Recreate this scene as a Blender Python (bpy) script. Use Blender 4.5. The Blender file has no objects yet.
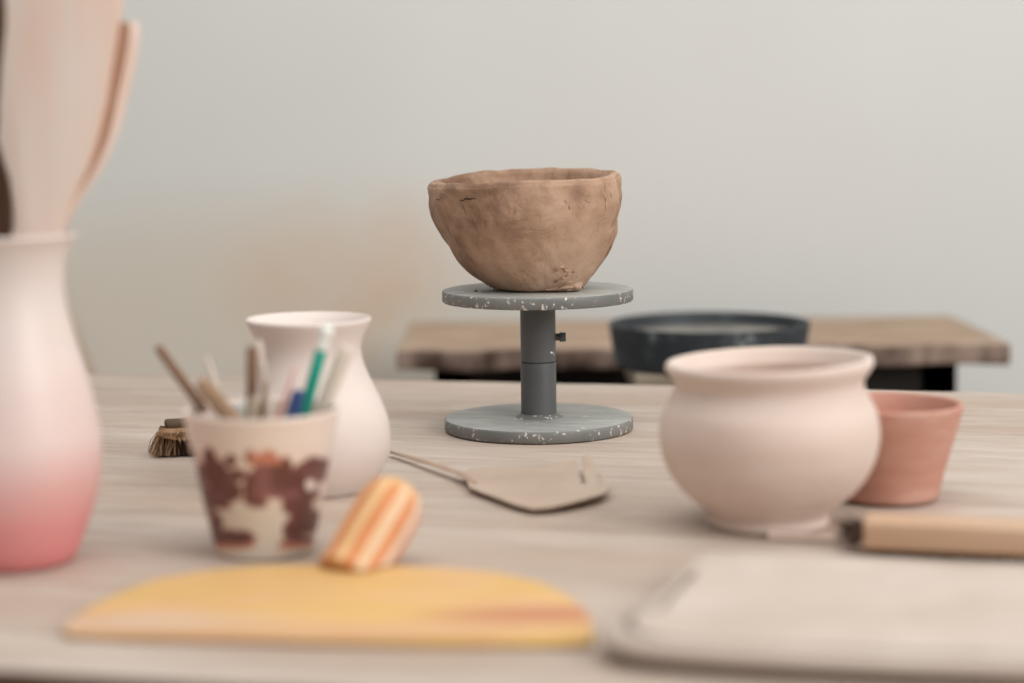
import bpy, bmesh, math, random
from mathutils import Vector, Matrix, noise
random.seed(7)
PI = math.pi
C = bpy.context.scene.collection
TZ = 0.75                                   # table top height

# ------------------------------------------------------------------ camera
F = 2000.0
CAM = Vector((0, 0, TZ + 0.343))
PITCH = math.atan((341.5 - 105) / F)
ROLL = math.radians(-0.7)
R = Matrix.Rotation(PI/2 - PITCH, 3, 'X') @ Matrix.Rotation(ROLL, 3, 'Z')
cd = bpy.data.cameras.new('camera')
cam = bpy.data.objects.new('camera', cd); C.objects.link(cam)
cam.location = CAM; cam.rotation_euler = R.to_euler()
cd.sensor_width = 36; cd.lens = 36 * F / 1024
cd.clip_start = 0.05
cd.dof.use_dof = True; cd.dof.focus_distance = 2.07; cd.dof.aperture_fstop = cd.lens/1000/0.034
bpy.context.scene.camera = cam

FWD = R @ Vector((0, 0, -1))
def ray(x, y): return (R @ Vector(((x-512)/F, -(y-341.5)/F, -1))).normalized()
def at(x, y, z=TZ):                          # point of a horizontal plane
    d = ray(x, y); return CAM + d * ((z - CAM.z) / d.z)
def atY(x, y, Y):                            # point of an upright plane at distance Y
    d = ray(x, y); return CAM + d * ((Y - CAM.y) / d.y)
def px(Y): return Y / F * 1.007              # metres per pixel at distance Y

# ------------------------------------------------------------------ materials
def mat(name, rough=0.8, spec=0.3):
    m = bpy.data.materials.new(name); m.use_nodes = True
    nt = m.node_tree; b = nt.nodes['Principled BSDF']
    b.inputs['Roughness'].default_value = rough
    b.inputs['Specular IOR Level'].default_value = spec
    return m, nt, b
def N(nt, t, **kw):
    n = nt.nodes.new(t)
    for k, v in kw.items():
        if k in n.inputs: n.inputs[k].default_value = v
        else: setattr(n, k, v)
    return n
def lk(nt, a, b): nt.links.new(a, b)
def coords(nt, scale=(1, 1, 1), rot=(0, 0, 0)):
    tc = N(nt, 'ShaderNodeTexCoord'); mp = N(nt, 'ShaderNodeMapping')
    mp.inputs['Scale'].default_value = scale; mp.inputs['Rotation'].default_value = rot
    lk(nt, tc.outputs['Object'], mp.inputs['Vector']); return mp.outputs['Vector']
def noise_ramp(nt, vec, scale, stops, detail=6, rough=0.55, dist=0.0):
    n = N(nt, 'ShaderNodeTexNoise'); n.inputs['Scale'].default_value = scale
    n.inputs['Detail'].default_value = detail; n.inputs['Roughness'].default_value = rough
    n.inputs['Distortion'].default_value = dist
    lk(nt, vec, n.inputs['Vector'])
    r = N(nt, 'ShaderNodeValToRGB'); e = r.color_ramp.elements
    while len(e) > len(stops): e.remove(e[-1])
    while len(e) < len(stops): e.new(0.5)
    for q, (p, c) in zip(e, stops): q.position = p; q.color = (*c, 1)
    lk(nt, n.outputs['Fac'], r.inputs['Fac'])
    return n, r
def mix(nt, fac, a, b, mode='MIX'):
    m = N(nt, 'ShaderNodeMix', data_type='RGBA', blend_type=mode)
    if isinstance(fac, (int, float)): m.inputs[0].default_value = fac
    else: lk(nt, fac, m.inputs[0])
    for s, v in ((6, a), (7, b)):
        if isinstance(v, tuple): m.inputs[s].default_value = (*v, 1)
        else: lk(nt, v, m.inputs[s])
    return m.outputs[2]
def bump(nt, b, h, strength=0.3, dist=0.002):
    bp = N(nt, 'ShaderNodeBump'); bp.inputs['Strength'].default_value = strength
    bp.inputs['Distance'].default_value = dist
    lk(nt, h, bp.inputs['Height']); lk(nt, bp.outputs['Normal'], b.inputs['Normal'])
def srgb(r, g, b):
    f = lambda c: (c/255/12.92) if c/255 <= .04045 else ((c/255+.055)/1.055)**2.4
    return (f(r), f(g), f(b))

def simple(name, c1, c2, scale=30, rough=0.8, stretch=(1, 1, 1), bs=0.2, bd=0.001, spec=0.3, lo=.35, hi=.65):
    m, nt, b = mat(name, rough, spec)
    v = coords(nt, stretch)
    n, r = noise_ramp(nt, v, scale, [(lo, c1), (hi, c2)])
    lk(nt, r.outputs['Color'], b.inputs['Base Color']); bump(nt, b, n.outputs['Fac'], bs, bd)
    return m

M = {}
# plaster wall: pale grey with faint warm stains in places
m, nt, b = mat('wall_plaster', 0.9, 0.15); M['wall'] = m
v = coords(nt)
n1, r1 = noise_ramp(nt, v, 1.3, [(.3, srgb(220, 220, 216)), (.7, srgb(216, 215, 210))], 5)
n2, r2 = noise_ramp(nt, v, 3.2, [(.45, (0, 0, 0)), (.72, (1, 1, 1))], 4)
# warm stains low behind the bowl, and a wide smooth beige area further left
def blob(nt, v, cx, cz, sx, sz):
    s = N(nt, 'ShaderNodeSeparateXYZ'); lk(nt, v, s.inputs[0])
    def ax(o, c, w):
        a = N(nt, 'ShaderNodeMath', operation='SUBTRACT'); lk(nt, o, a.inputs[0]); a.inputs[1].default_value = c
        d = N(nt, 'ShaderNodeMath', operation='DIVIDE'); lk(nt, a.outputs[0], d.inputs[0]); d.inputs[1].default_value = w
        p = N(nt, 'ShaderNodeMath', operation='MULTIPLY'); lk(nt, d.outputs[0], p.inputs[0]); lk(nt, d.outputs[0], p.inputs[1])
        return p.outputs[0]
    t = N(nt, 'ShaderNodeMath', operation='ADD'); lk(nt, ax(s.outputs[0], cx, sx), t.inputs[0]); lk(nt, ax(s.outputs[2], cz, sz), t.inputs[1])
    r = N(nt, 'ShaderNodeMapRange'); lk(nt, t.outputs[0], r.inputs[0]); r.inputs[1].default_value = 0; r.inputs[2].default_value = 1
    r.inputs[3].default_value = 1; r.inputs[4].default_value = 0; r.interpolation_type = 'SMOOTHSTEP'
    return r.outputs[0]
def mul(nt, a, k):
    x = N(nt, 'ShaderNodeMath', operation='MULTIPLY'); lk(nt, a, x.inputs[0])
    if isinstance(k, (int, float)): x.inputs[1].default_value = k
    else: lk(nt, k, x.inputs[1])
    return x.outputs[0]
WY = 3.72
tc = N(nt, 'ShaderNodeNewGeometry').outputs['Position']
p1 = atY(370, 285, WY); p2 = atY(230, 330, WY); p3 = atY(415, 345, WY)
c = mix(nt, mul(nt, blob(nt, tc, p2.x, p2.z, .80, .32), .8), r1.outputs['Color'], srgb(214, 202, 186))
c = mix(nt, mul(nt, mul(nt, blob(nt, tc, p1.x, p1.z, .34, .26), r2.outputs['Color']), .6), c, srgb(218, 186, 158))
c = mix(nt, mul(nt, mul(nt, blob(nt, tc, p3.x, p3.z, .2, .14), r2.outputs['Color']), .5), c, srgb(210, 180, 148))
lk(nt, c, b.inputs['Base Color']); bump(nt, b, n2.outputs['Fac'], .15, .004)

M['floor'] = simple('floor_concrete', srgb(150, 142, 132), srgb(170, 162, 150), 4)

# whitewashed table boards: grain runs along local X
m, nt, b = mat('table_wood', 0.62, 0.25); M['table'] = m
v = coords(nt, (1.6, 18, 18))
nA, rA = noise_ramp(nt, v, 2.2, [(.28, srgb(176, 157, 142)), (.5, srgb(196, 181, 168)), (.72, srgb(207, 196, 185))], 8, .62, .6)
v2 = coords(nt, (1, 3.2, 1))
nB, rB = noise_ramp(nt, v2, 2.6, [(.42, (0, 0, 0)), (.68, (1, 1, 1))], 4)
c = mix(nt, mul(nt, rB.outputs['Color'], .8), rA.outputs['Color'], srgb(182, 160, 143))
v3 = coords(nt, (5, 90, 90))
nC, rC = noise_ramp(nt, v3, 3.0, [(.36, srgb(186, 172, 160)), (.47, (1, 1, 1))], 6, .6, .3)
c = mix(nt, .42, c, rC.outputs['Color'], 'MULTIPLY')
lk(nt, c, b.inputs['Base Color']); bump(nt, b, nC.outputs['Fac'], .25, .0012)
M['table_edge'] = simple('worn_shaded_table_edge', srgb(120, 90, 72), srgb(90, 66, 52), 12, .8, (2, 30, 30))  # shade under the worn edge is put into this dark brown

M['bench_wood'] = simple('bench_wood', srgb(158, 132, 110), srgb(192, 168, 146), 5, .8, (1.5, 8, 8), .4, .004)
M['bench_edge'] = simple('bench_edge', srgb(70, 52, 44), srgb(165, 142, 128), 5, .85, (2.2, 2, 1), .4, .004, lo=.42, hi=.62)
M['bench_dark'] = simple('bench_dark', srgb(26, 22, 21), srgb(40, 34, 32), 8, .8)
m, nt, b = mat('slate_tub', 0.6, 0.4); M['tub'] = m
v = coords(nt)
n1, r1 = noise_ramp(nt, v, 18, [(.50, srgb(50, 54, 58)), (.60, srgb(72, 78, 82)), (.70, srgb(170, 172, 170))], 6, .6)
lk(nt, r1.outputs['Color'], b.inputs['Base Color'])
M['tub_in'] = simple('tub_slurry', srgb(150, 146, 138), srgb(110, 108, 104), 14, .7)
M['stool'] = simple('stool_wood', srgb(150, 138, 122), srgb(128, 114, 98), 6, .8, (2, 20, 20))
M['lath'] = simple('lath_wood', srgb(176, 156, 132), srgb(188, 170, 148), 8, .8, (20, 20, 2))

# grey painted turntable stand with pale clay splashes
def grey(name, splash_lo, base1, base2, scale=70):
    m, nt, b = mat(name, 0.5, 0.45)
    v = coords(nt)
    n1, r1 = noise_ramp(nt, v, 12, [(.35, base1), (.65, base2)], 5)
    if name == 'grey_disc_top':
        nt.nodes.remove(n1); nt.nodes.remove(r1)
        n1, r1 = noise_ramp(nt, coords(nt, (1, 4, 1), (0, 0, .5)), 16, [(.35, base1), (.65, base2)], 8, .7, .6)
    n2, r2 = noise_ramp(nt, v, scale, [(splash_lo, (0, 0, 0)), (splash_lo + .03, (1, 1, 1))], 3, .6, .4)
    n3, r3 = noise_ramp(nt, v, 26, [(.40, (0, 0, 0)), (.50, (1, 1, 1))], 2)
    c = mix(nt, mul(nt, r2.outputs['Color'], r3.outputs['Color']), r1.outputs['Color'], srgb(225, 218, 208))
    lk(nt, c, b.inputs['Base Color']); bump(nt, b, n2.outputs['Fac'], .2, .0006)
    return m
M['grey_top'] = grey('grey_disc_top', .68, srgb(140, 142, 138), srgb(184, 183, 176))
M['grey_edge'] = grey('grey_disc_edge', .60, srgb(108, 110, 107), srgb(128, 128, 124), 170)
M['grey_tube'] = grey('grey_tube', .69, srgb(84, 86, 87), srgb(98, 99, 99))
M['seam'] = simple('dark_seam', srgb(50, 50, 50), srgb(70, 68, 66), 60)
M['bolt'] = simple('bolt_metal', srgb(40, 42, 42), srgb(80, 82, 80), 90, .45)

# raw clay
m, nt, b = mat('raw_clay', 0.66, 0.3); M['clay'] = m
v = coords(nt)
n1, r1 = noise_ramp(nt, v, 8.5, [(.38, srgb(130, 100, 80)), (.49, srgb(174, 141, 117)), (.64, srgb(194, 163, 140))], 6, .6)
v2 = coords(nt, (1, 1, .45))
n2, r2 = noise_ramp(nt, v2, 70, [(.30, srgb(150, 120, 98)), (.40, (1, 1, 1))], 4)
c = mix(nt, .35, r1.outputs['Color'], r2.outputs['Color'], 'MULTIPLY')
lk(nt, c, b.inputs['Base Color'])
n3, r3 = noise_ramp(nt, v, 20, [(.3, (0, 0, 0)), (.7, (1, 1, 1))], 9, .62, .5)
bump(nt, b, n3.outputs['Fac'], .75, .007)
M['clay_dark'] = simple('damp_clay', srgb(120, 88, 70), srgb(146, 112, 92), 40, .7)
M['crack'] = simple('clay_crack', srgb(66, 46, 36), srgb(86, 62, 48), 60, .8)

M['bisque'] = simple('bisque_clay', srgb(214, 192, 178), srgb(224, 207, 196), 7, .62, (1, 1, 2.5), .12, .001, .35)
M['bisque_white'] = simple('white_bisque', srgb(222, 207, 199), srgb(228, 215, 207), 7, .65, (1, 1, 3), .1, .001)
m, nt, b = mat('terracotta', 0.75, 0.25); M['terracotta'] = m
v = coords(nt, (1, 1, 3))
n1, r1 = noise_ramp(nt, v, 14, [(.3, srgb(186, 132, 113)), (.55, srgb(196, 148, 131)), (.72, srgb(212, 172, 157))], 6, .6)
lk(nt, r1.outputs['Color'], b.inputs['Base Color']); bump(nt, b, n1.outputs['Fac'], .2, .001)
# dusty-white to rose dipped glaze (a real colour change of the glaze with height)
m, nt, b = mat('dipped_glaze', 0.42, 0.4); M['pink'] = m
v = coords(nt); s = N(nt, 'ShaderNodeSeparateXYZ'); lk(nt, v, s.inputs[0])
nn, _ = noise_ramp(nt, v, 16, [(0, (0, 0, 0)), (1, (1, 1, 1))], 4)
w = N(nt, 'ShaderNodeMath', operation='MULTIPLY_ADD'); lk(nt, nn.outputs['Fac'], w.inputs[0]); w.inputs[1].default_value = .02
lk(nt, s.outputs[2], w.inputs[2])
rr = N(nt, 'ShaderNodeValToRGB'); e = rr.color_ramp.elements
mr = N(nt, 'ShaderNodeMapRange'); lk(nt, w.outputs[0], mr.inputs[0]); mr.inputs[1].default_value = 0; mr.inputs[2].default_value = .25
lk(nt, mr.outputs[0], rr.inputs['Fac'])
cols = [(0.06, (222, 138, 138)), (.18, (224, 150, 149)), (.30, (226, 178, 174)), (.42, (226, 202, 196)), (.85, (226, 212, 205))]
while len(e) < len(cols): e.new(.5)
for q, (p, cc) in zip(e, cols): q.position = p; q.color = (*srgb(*cc), 1)
lk(nt, rr.outputs['Color'], b.inputs['Base Color']); bump(nt, b, nn.outputs['Fac'], .15, .002)

M['blade_wood'] = simple('pale_paddle_wood', srgb(230, 202, 186), srgb(230, 216, 205), 5, .7, (6, 6, 1), .1, .001)
M['blade_shaded'] = simple('shaded_orange_paddle_wood', srgb(234, 186, 158), srgb(236, 196, 170), 6, .7)  # orange tone has the shade of the turned paddle face put into it
M['dark_wood'] = simple('dark_wood', srgb(92, 66, 50), srgb(112, 84, 66), 8, .6, (6, 6, 1))
# striped handle
def striped(name, cA, cB, k):
    m, nt, b = mat(name, .55, .3)
    at_ = N(nt, 'ShaderNodeAttribute', attribute_name='Col')
    n, r = noise_ramp(nt, coords(nt), 30, [(.3, srgb(225, 214, 200)), (.6, (1, 1, 1))], 4)
    c = mix(nt, .5, at_.outputs['Color'], r.outputs['Color'], 'MULTIPLY')
    lk(nt, c, b.inputs['Base Color']); return m
M['striped'] = striped('striped_wood', 0, 0, 0)
m, nt, b = mat('yellow_board', .55, .3); M['yellow'] = m
v = coords(nt, (1, 2.5, 1))
n1, r1 = noise_ramp(nt, v, 9, [(.30, srgb(226, 178, 138)), (.48, srgb(222, 180, 118)), (.7, srgb(220, 178, 104))], 4, .5)
n2, r2 = noise_ramp(nt, coords(nt, (1, 3, 1)), 14, [(.56, (0, 0, 0)), (.68, (1, 1, 1))], 4)
ge = N(nt, 'ShaderNodeNewGeometry').outputs['Position']
def flat(nt, v, p, sx, sy):
    s = N(nt, 'ShaderNodeSeparateXYZ'); lk(nt, v, s.inputs[0])
    cm = N(nt, 'ShaderNodeCombineXYZ'); lk(nt, s.outputs[0], cm.inputs[0]); lk(nt, s.outputs[1], cm.inputs[2])
    return blob(nt, cm.outputs[0], p.x, p.y, sx, sy)
pr = at(560, 622); pw = at(120, 630)
c = mix(nt, mul(nt, flat(nt, ge, pr, .12, .03), .85), r1.outputs['Color'], srgb(190, 122, 94))
c = mix(nt, mul(nt, flat(nt, ge, pw, .14, .03), .8), c, srgb(214, 184, 164))
c = mix(nt, mul(nt, flat(nt, ge, at(330, 640), .30, .022), .7), c, srgb(208, 164, 132))
c = mix(nt, mul(nt, r2.outputs['Color'], .4), c, srgb(210, 150, 110))
lk(nt, c, b.inputs['Base Color'])
M['spatula'] = simple('clay_dusted_wood', srgb(190, 168, 148), srgb(200, 180, 162), 14, .6, (1, 1, 1), .1)
M['spatula_h'] = simple('tool_handle_wood', srgb(176, 150, 130), srgb(192, 168, 148), 14, .6)
M['canvas'] = simple('canvas', srgb(196, 180, 167), srgb(206, 192, 180), 9, .9, (1, 1, 1), .2, .002, .1)
M['block'] = simple('brush_block_wood', srgb(200, 162, 132), srgb(206, 176, 150), 6, .6, (1, 14, 14), .1, spec=.2)
M['bristle_dark'] = simple('dark_bristle', srgb(58, 42, 33), srgb(98, 76, 58), 40, .8)
M['bristle_tan'] = simple('tan_bristle', srgb(160, 126, 94), srgb(196, 160, 124), 60, .8)
M['brush_back'] = simple('old_brush_back', srgb(72, 54, 40), srgb(108, 88, 68), 20, .8)
m, nt, b = mat('painted_cup', .35, .45); M['cup'] = m
a = N(nt, 'ShaderNodeAttribute', attribute_name='Col'); lk(nt, a.outputs['Color'], b.inputs['Base Color'])
for nm, cc, rg in (('stick_brown', (124, 94, 72), .7), ('stick_tan', (160, 130, 104), .7), ('stick_pale', (222, 208, 194), .7),
                   ('stick_grey', (150, 134, 116), .7), ('stick_pink', (222, 160, 152), .5), ('stick_blue', (48, 66, 112), .4),
                   ('stick_teal', (26, 140, 120), .3), ('stick_white', (228, 230, 224), .4), ('stick_navy', (40, 60, 80), .4)):
    c1 = srgb(*cc); c2 = tuple(min(1, q*1.12) for q in c1)
    M[nm] = simple(nm, c1, c2, 40, rg, bs=.05)

# ------------------------------------------------------------------ object helpers
def obj(name, bm, m, parent=None, smooth=False, mats=None):
    me = bpy.data.meshes.new(name)
    bmesh.ops.recalc_face_normals(bm, faces=bm.faces)
    bm.to_mesh(me); bm.free()
    o = bpy.data.objects.new(name, me); C.objects.link(o)
    for x in ([m] if mats is None else mats): me.materials.append(x)
    if smooth:
        for p in me.polygons: p.use_smooth = True
    if parent is not None:                      # geometry is given in the parent's local frame
        o.parent = parent
    return o
def thing(name, label, cat, loc=(0, 0, 0), rotz=0, group=None):
    o = bpy.data.objects.new(name, None); C.objects.link(o); o.empty_display_size = .05
    o.location = loc; o.rotation_euler = (0, 0, rotz); o['label'] = label; o['category'] = cat
    if group: o['group'] = group
    return o
def tag(o, label, cat, group=None):
    o['label'] = label; o['category'] = cat
    if group: o['group'] = group
    return o
def smooth_angle(o, deg=40):
    me = o.data
    for p in me.polygons: p.use_smooth = True
    bm = bmesh.new(); bm.from_mesh(me)
    for e in bm.edges:
        if len(e.link_faces) == 2 and e.calc_face_angle(0) > math.radians(deg): e.smooth = False
    bm.to_mesh(me); bm.free(); return o
def box(bm, x0, x1, y0, y1, z0, z1, bev=0, seg=2):
    r = bmesh.ops.create_cube(bm, size=1)
    for v in r['verts']:
        v.co = Vector(((x0+x1)/2 + v.co.x*(x1-x0), (y0+y1)/2 + v.co.y*(y1-y0), (z0+z1)/2 + v.co.z*(z1-z0)))
    if bev:
        es = list({e for v in r['verts'] for e in v.link_edges})
        bmesh.ops.bevel(bm, geom=es, offset=bev, segments=seg, profile=.5, affect='EDGES')
    return bm
def catmull(pts, n=4):
    out = []
    P = [pts[0]] + list(pts) + [pts[-1]]
    for i in range(1, len(P)-2):
        for k in range(n):
            t = k/n
            out.append(tuple(0.5*((2*P[i][j]) + (-P[i-1][j]+P[i+1][j])*t + (2*P[i-1][j]-5*P[i][j]+4*P[i+1][j]-P[i+2][j])*t*t
                       + (-P[i-1][j]+3*P[i][j]-3*P[i+1][j]+P[i+2][j])*t**3) for j in range(len(pts[0]))))
    out.append(tuple(pts[-1])); return out
def lathe(prof, n=96, fn=None, caps=True):
    """prof: list of (r, z); fn(theta, i, r, z) -> (x, y, z)"""
    bm = bmesh.new(); rings = []
    for i, (r, z) in enumerate(prof):
        ring = []
        for k in range(n):
            t = 2*PI*k/n
            ring.append(bm.verts.new(fn(t, i, r, z) if fn else (r*math.cos(t), r*math.sin(t), z)))
        rings.append(ring)
    for i in range(len(rings)-1):
        for k in range(n):
            bm.faces.new((rings[i][k], rings[i][(k+1) % n], rings[i+1][(k+1) % n], rings[i+1][k]))
    if caps:
        for ring in (rings[0], rings[-1]):
            if prof[0 if ring is rings[0] else -1][0] > 1e-5: bm.faces.new(ring)
    return bm
def tube(bm, p0, p1, r0, r1, n=12):
    p0, p1 = Vector(p0), Vector(p1); d = (p1-p0); q = d.to_track_quat('Z', 'Y')
    A, B = [], []
    for k in range(n):
        t = 2*PI*k/n; u = Vector((math.cos(t), math.sin(t), 0))
        A.append(bm.verts.new(p0 + q @ (u*r0))); B.append(bm.verts.new(p1 + q @ (u*r1)))
    for k in range(n): bm.faces.new((A[k], A[(k+1) % n], B[(k+1) % n], B[k]))
    bm.faces.new(A[::-1]); bm.faces.new(B)
    return bm
def slab(poly, z0, z1, bev=0.001, seg=2):
    """polygon outline (x, y) extruded from z0 to z1"""
    bm = bmesh.new()
    f = bm.faces.new([bm.verts.new((x, y, z0)) for x, y in poly])
    r = bmesh.ops.extrude_face_region(bm, geom=[f])
    for v in r['geom']:
        if isinstance(v, bmesh.types.BMVert): v.co.z = z1
    if bev:
        es = [e for e in bm.edges if abs(e.verts[0].co.z - e.verts[1].co.z) < 1e-7]
        bmesh.ops.bevel(bm, geom=es, offset=bev, segments=seg, profile=.5, affect='EDGES')
    return bm

# ------------------------------------------------------------------ setting
def struct(name, bm, m):
    o = obj(name, bm, m); o['kind'] = 'structure'; return o
bm = bmesh.new(); box(bm, -4.5, 4.5, WY, WY+.12, -.05, 3.2); struct('wall_back', bm, M['wall'])
bm = bmesh.new(); box(bm, -4.5, 4.5, -3.5, WY, -.08, 0); struct('floor', bm, M['floor'])

# ------------------------------------------------------------------ work table
pL, pRr = at(120, 373.2), at(955, 391)
ang = math.atan2(pRr.y-pL.y, pRr.x-pL.x)
ux = Vector((math.cos(ang), math.sin(ang), 0)); uy = Vector((-math.sin(ang), math.cos(ang), 0))
near = at(60, 672)
depth = (pL - near).dot(uy)
mid = pL + ux * 0.62 - uy*depth/2
T = thing('work_table', 'long whitewashed wooden work table that carries all the pottery', 'table', (mid.x, mid.y, 0), ang)
HX = 1.15; HD = depth/2
bm = bmesh.new()
box(bm, -HX, HX, -HD, HD, TZ-.038, TZ, .003, 2)
bmesh.ops.subdivide_edges(bm, edges=[e for e in bm.edges if abs(e.verts[0].co.x-e.verts[1].co.x) > 1], cuts=200)
for v in bm.verts:                                              # hand-worn long edges
    if abs(v.co.y) > HD-.006:
        s = 1 if v.co.y > 0 else -1
        v.co.y += s*0.0025*noise.noise((v.co.x*9, s*5, 0)) ; 
        if v.co.z > TZ-.01: v.co.z -= 0.0008*(1+noise.noise((v.co.x*14, s*3, 2)))
top = obj('tabletop', bm, M['table'], T, mats=[M['table'], M['table_edge']])
for p in top.data.polygons:
    if abs(p.normal.y) > .9: p.material_index = 1
bm = bmesh.new()
box(bm, -HX+.08, HX-.08, -HD+.06, -HD+.085, TZ-.13, TZ-.038, .002); obj('apron', bm, M['table_edge'], T)
bm = bmesh.new()
box(bm, -HX+.08, HX-.08, HD-.085, HD-.06, TZ-.13, TZ-.038, .002); obj('apron', bm, M['table_edge'], T)
for sx in (-1, 1):
    for sy in (-1, 1):
        bm = bmesh.new(); x, y = sx*(HX-.09), sy*(HD-.12)
        box(bm, x-.03, x+.03, y-.03, y+.03, 0, TZ-.038, .004); obj('leg', bm, M['table_edge'], T)

# ------------------------------------------------------------------ lathe from picture outline
def place(cx, cy, z=TZ):
    p = at(cx, cy, z); return p
def outline(cx, cy, rows, z=TZ):
    """rows of (image y, half width in px) -> (r, height) at the object's own distance"""
    p = place(cx, cy, z); k = px(p.y); out = []
    for y, h in rows:
        q = atY(cx, y, p.y); out.append((h*(q-CAM).dot(FWD)/F, q.z - z))
    return p, out, k

# ------------------------------------------------------------------ turntable stand
p, _, k = outline(539, 428.6, [])
S = thing('banding_stand', 'grey paint-splashed metal stand with two round discs under the clay bowl', 'stand', (p.x, p.y, TZ), ang)
SP = p
def disc(z0, z1, r):
    b_ = .0022
    prof = [(0, z0), (r-b_*.7, z0), (r, z0+b_*.7), (r, z1-b_)] + [(r-b_+b_*math.cos(a), z1-b_+b_*math.sin(a)) for a in (.5, 1.0, PI/2)] + [(0, z1)]
    return prof
def disc_obj(name, z0, z1, r, par):
    bm = lathe(disc(z0, z1, r), 128)
    bmesh.ops.remove_doubles(bm, verts=bm.verts, dist=1e-6)
    o = obj(name, bm, None, par, mats=[M['grey_edge'], M['grey_top']])
    for q in o.data.polygons:
        if q.normal.z > .9: q.material_index = 1
    return smooth_angle(o, 50)
zt = atY(537, 289, p.y).z - TZ                     # top of upper disc
zb = atY(539, 416.5, p.y).z - TZ
zb = max(.010, zb); RD = 94.5*k
print('stand', p, 'top', zt, 'base', zb, 'R', RD)
disc_obj('base_disc', 0, zb, RD, S)
disc_obj('top_disc', zt-.0125, zt, RD*1.008, S)
zs = atY(539, 361, p.y).z - TZ
rc = 17.8*k
bm = lathe([(rc*1.0, zb-.002), (rc*1.0, zs-.0022), (rc*.985, zs-.001), (rc*.955, zs-.001)], 64); smooth_angle(obj('lower_tube', bm, M['grey_tube'], S))
bm = lathe([(rc*.955, zs-.0012), (rc*.955, zs+.0005)], 64); smooth_angle(obj('tube_seam', bm, M['seam'], S))
bm = lathe([(rc*.95, zs+.0005), (rc*.975, zs+.0005), (rc*.99, zs+.0018), (rc*.99, zt-.012)], 64); smooth_angle(obj('upper_tube', bm, M['grey_tube'], S))
def weld(t, i, r, z): 
    rr = r*(1+.10*noise.noise((math.cos(t)*2, math.sin(t)*2, 3))*(1 if i == 0 else .3)); return (rr*math.cos(t), rr*math.sin(t), z)
bm = lathe([(rc*1.38, zb-.0005), (rc*1.2, zb+.0012), (rc*1.02, zb+.004)], 64, weld); smooth_angle(obj('weld_collar', bm, M['grey_edge'], S), 80)
zbolt = atY(560, 337, p.y).z - TZ
ca, sa = math.cos(-ang), math.sin(-ang)
bolt_dir = Vector((ca, sa, 0))
bm = bmesh.new()
tube(bm, Vector((0, 0, zbolt))+bolt_dir*rc*.95, Vector((0, 0, zbolt))+bolt_dir*(rc+.006), .0038, .0038, 16)
tube(bm, Vector((0, 0, zbolt))+bolt_dir*(rc+.004), Vector((0, 0, zbolt))+bolt_dir*(rc+.0105), .0056, .0052, 6)
obj('clamp_bolt', bm, M['bolt'], S)

# ------------------------------------------------------------------ pinched clay bowl
BZ = TZ + zt
kb = k
def bz(y): return atY(530, y, SP.y).z - BZ
rows = [(289, 36, 537), (287, 44, 536), (282, 51.5, 535), (270, 65, 531.5), (250, 79, 530), (228, 89.5, 528.5), (205, 96.5, 526.8), (190, 97.6, 525.5), (178, 96.5, 525), (174, 95, 525)]
BC = atY(537, 289, SP.y).x
prof_o = catmull([(h*kb, max(0, (bz(y)-bz(289))), (cx-537)*kb) for y, h, cx in rows], 5)
HB = prof_o[-1][1]
wall = .0095
prof_full = [(0, 0, 0)] + [(prof_o[0][0]*.6, 0, 0)] + [(a_, z_, c_, 'o') for a_, z_, c_ in prof_o]
# rim
rr_, zz_, cc_ = prof_o[-1]
for a in (.35, .8, 1.2, 1.57, 2.0, 2.5):
    prof_full.append((rr_-wall/2+wall/2*math.cos(a), zz_+.004*math.sin(a), cc_, 'r'))
inner = [(rr_-wall, zz_-.002, cc_, 'i'), (rr_-wall-.001, zz_-.015, cc_, 'i'), (.088, HB*.68, 0, 'i'), (.074, HB*.42, 0, 'i'), (.05, HB*.2, 0, 'i'), (.02, HB*.12, 0, 'i'), (0, HB*.12, 0, 'i')]
prof_full += inner
def clay_pt(t, i, r, z):
    P = prof_full[i]; c_ = P[2]
    tag_ = P[3] if len(P) > 3 else 'b'
    x, y = math.cos(t), math.sin(t)
    hf = min(1, z/HB) if HB else 0
    # pressed facets left by fingers
    fac = 0
    if tag_ in 'or':
        q = Vector((x*2.1, y*2.1, z*16))
        fac += .0030*noise.noise(q)
        fac += .0018*noise.noise(Vector((x*4.5+7, y*4.5, z*34)))
        fac += .0008*noise.noise(Vector((x*9+7, y*9, z*80)))
        fac *= 1.7; fac *= .35 + .65*min(1, hf*2.5)
        w = math.fmod(t*9/PI + 2*hf + 40, 2.0) - 1
        fac -= .0016*(1-w*w)*math.sin(min(1, hf)*PI)
        fac *= (1.0 if tag_ == 'o' else .7)
    if tag_ == 'i': fac = .002*noise.noise(Vector((x*2.5, y*2.5, z*25+9)))
    # scraped foot on the right, front
    if z < .03:
        d = math.cos(t - math.radians(-42))
        if d > .80: fac += (d-.80)/.20*.007*(1-z/.03)
    if tag_ == 'i' and r > .03: fac -= .007*max(0, x)**3*min(1, hf)
    rr = r + (fac if r > .004 else 0)
    # uneven lip: higher at the back, dips at the front
    lift = 0
    s = max(0, (hf-.6)/.4)**2
    back = math.sin(t)
    lift += s*(-.0050 + .0036*x + .0030*back + .0022*noise.noise(Vector((x*1.6, y*1.6, 5))) + .0012*noise.noise(Vector((x*5, y*5, 1))))
    lift -= s*.002*x*x + (s*.0018*x*(-y) if x > 0 and y < 0 else 0)
    return (rr*x + c_, rr*y*.97, z+lift)
CB = thing('clay_bowl', 'rough hand-pinched brown clay bowl standing on the grey metal stand', 'bowl', (BC, SP.y, BZ+.0004), 0)
bm = lathe([(P[0], P[1]) for P in prof_full], 220, clay_pt)
bmesh.ops.remove_doubles(bm, verts=bm.verts, dist=1e-6)
bowl = obj('bowl_wall', bm, M['clay'], CB, True)
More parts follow.
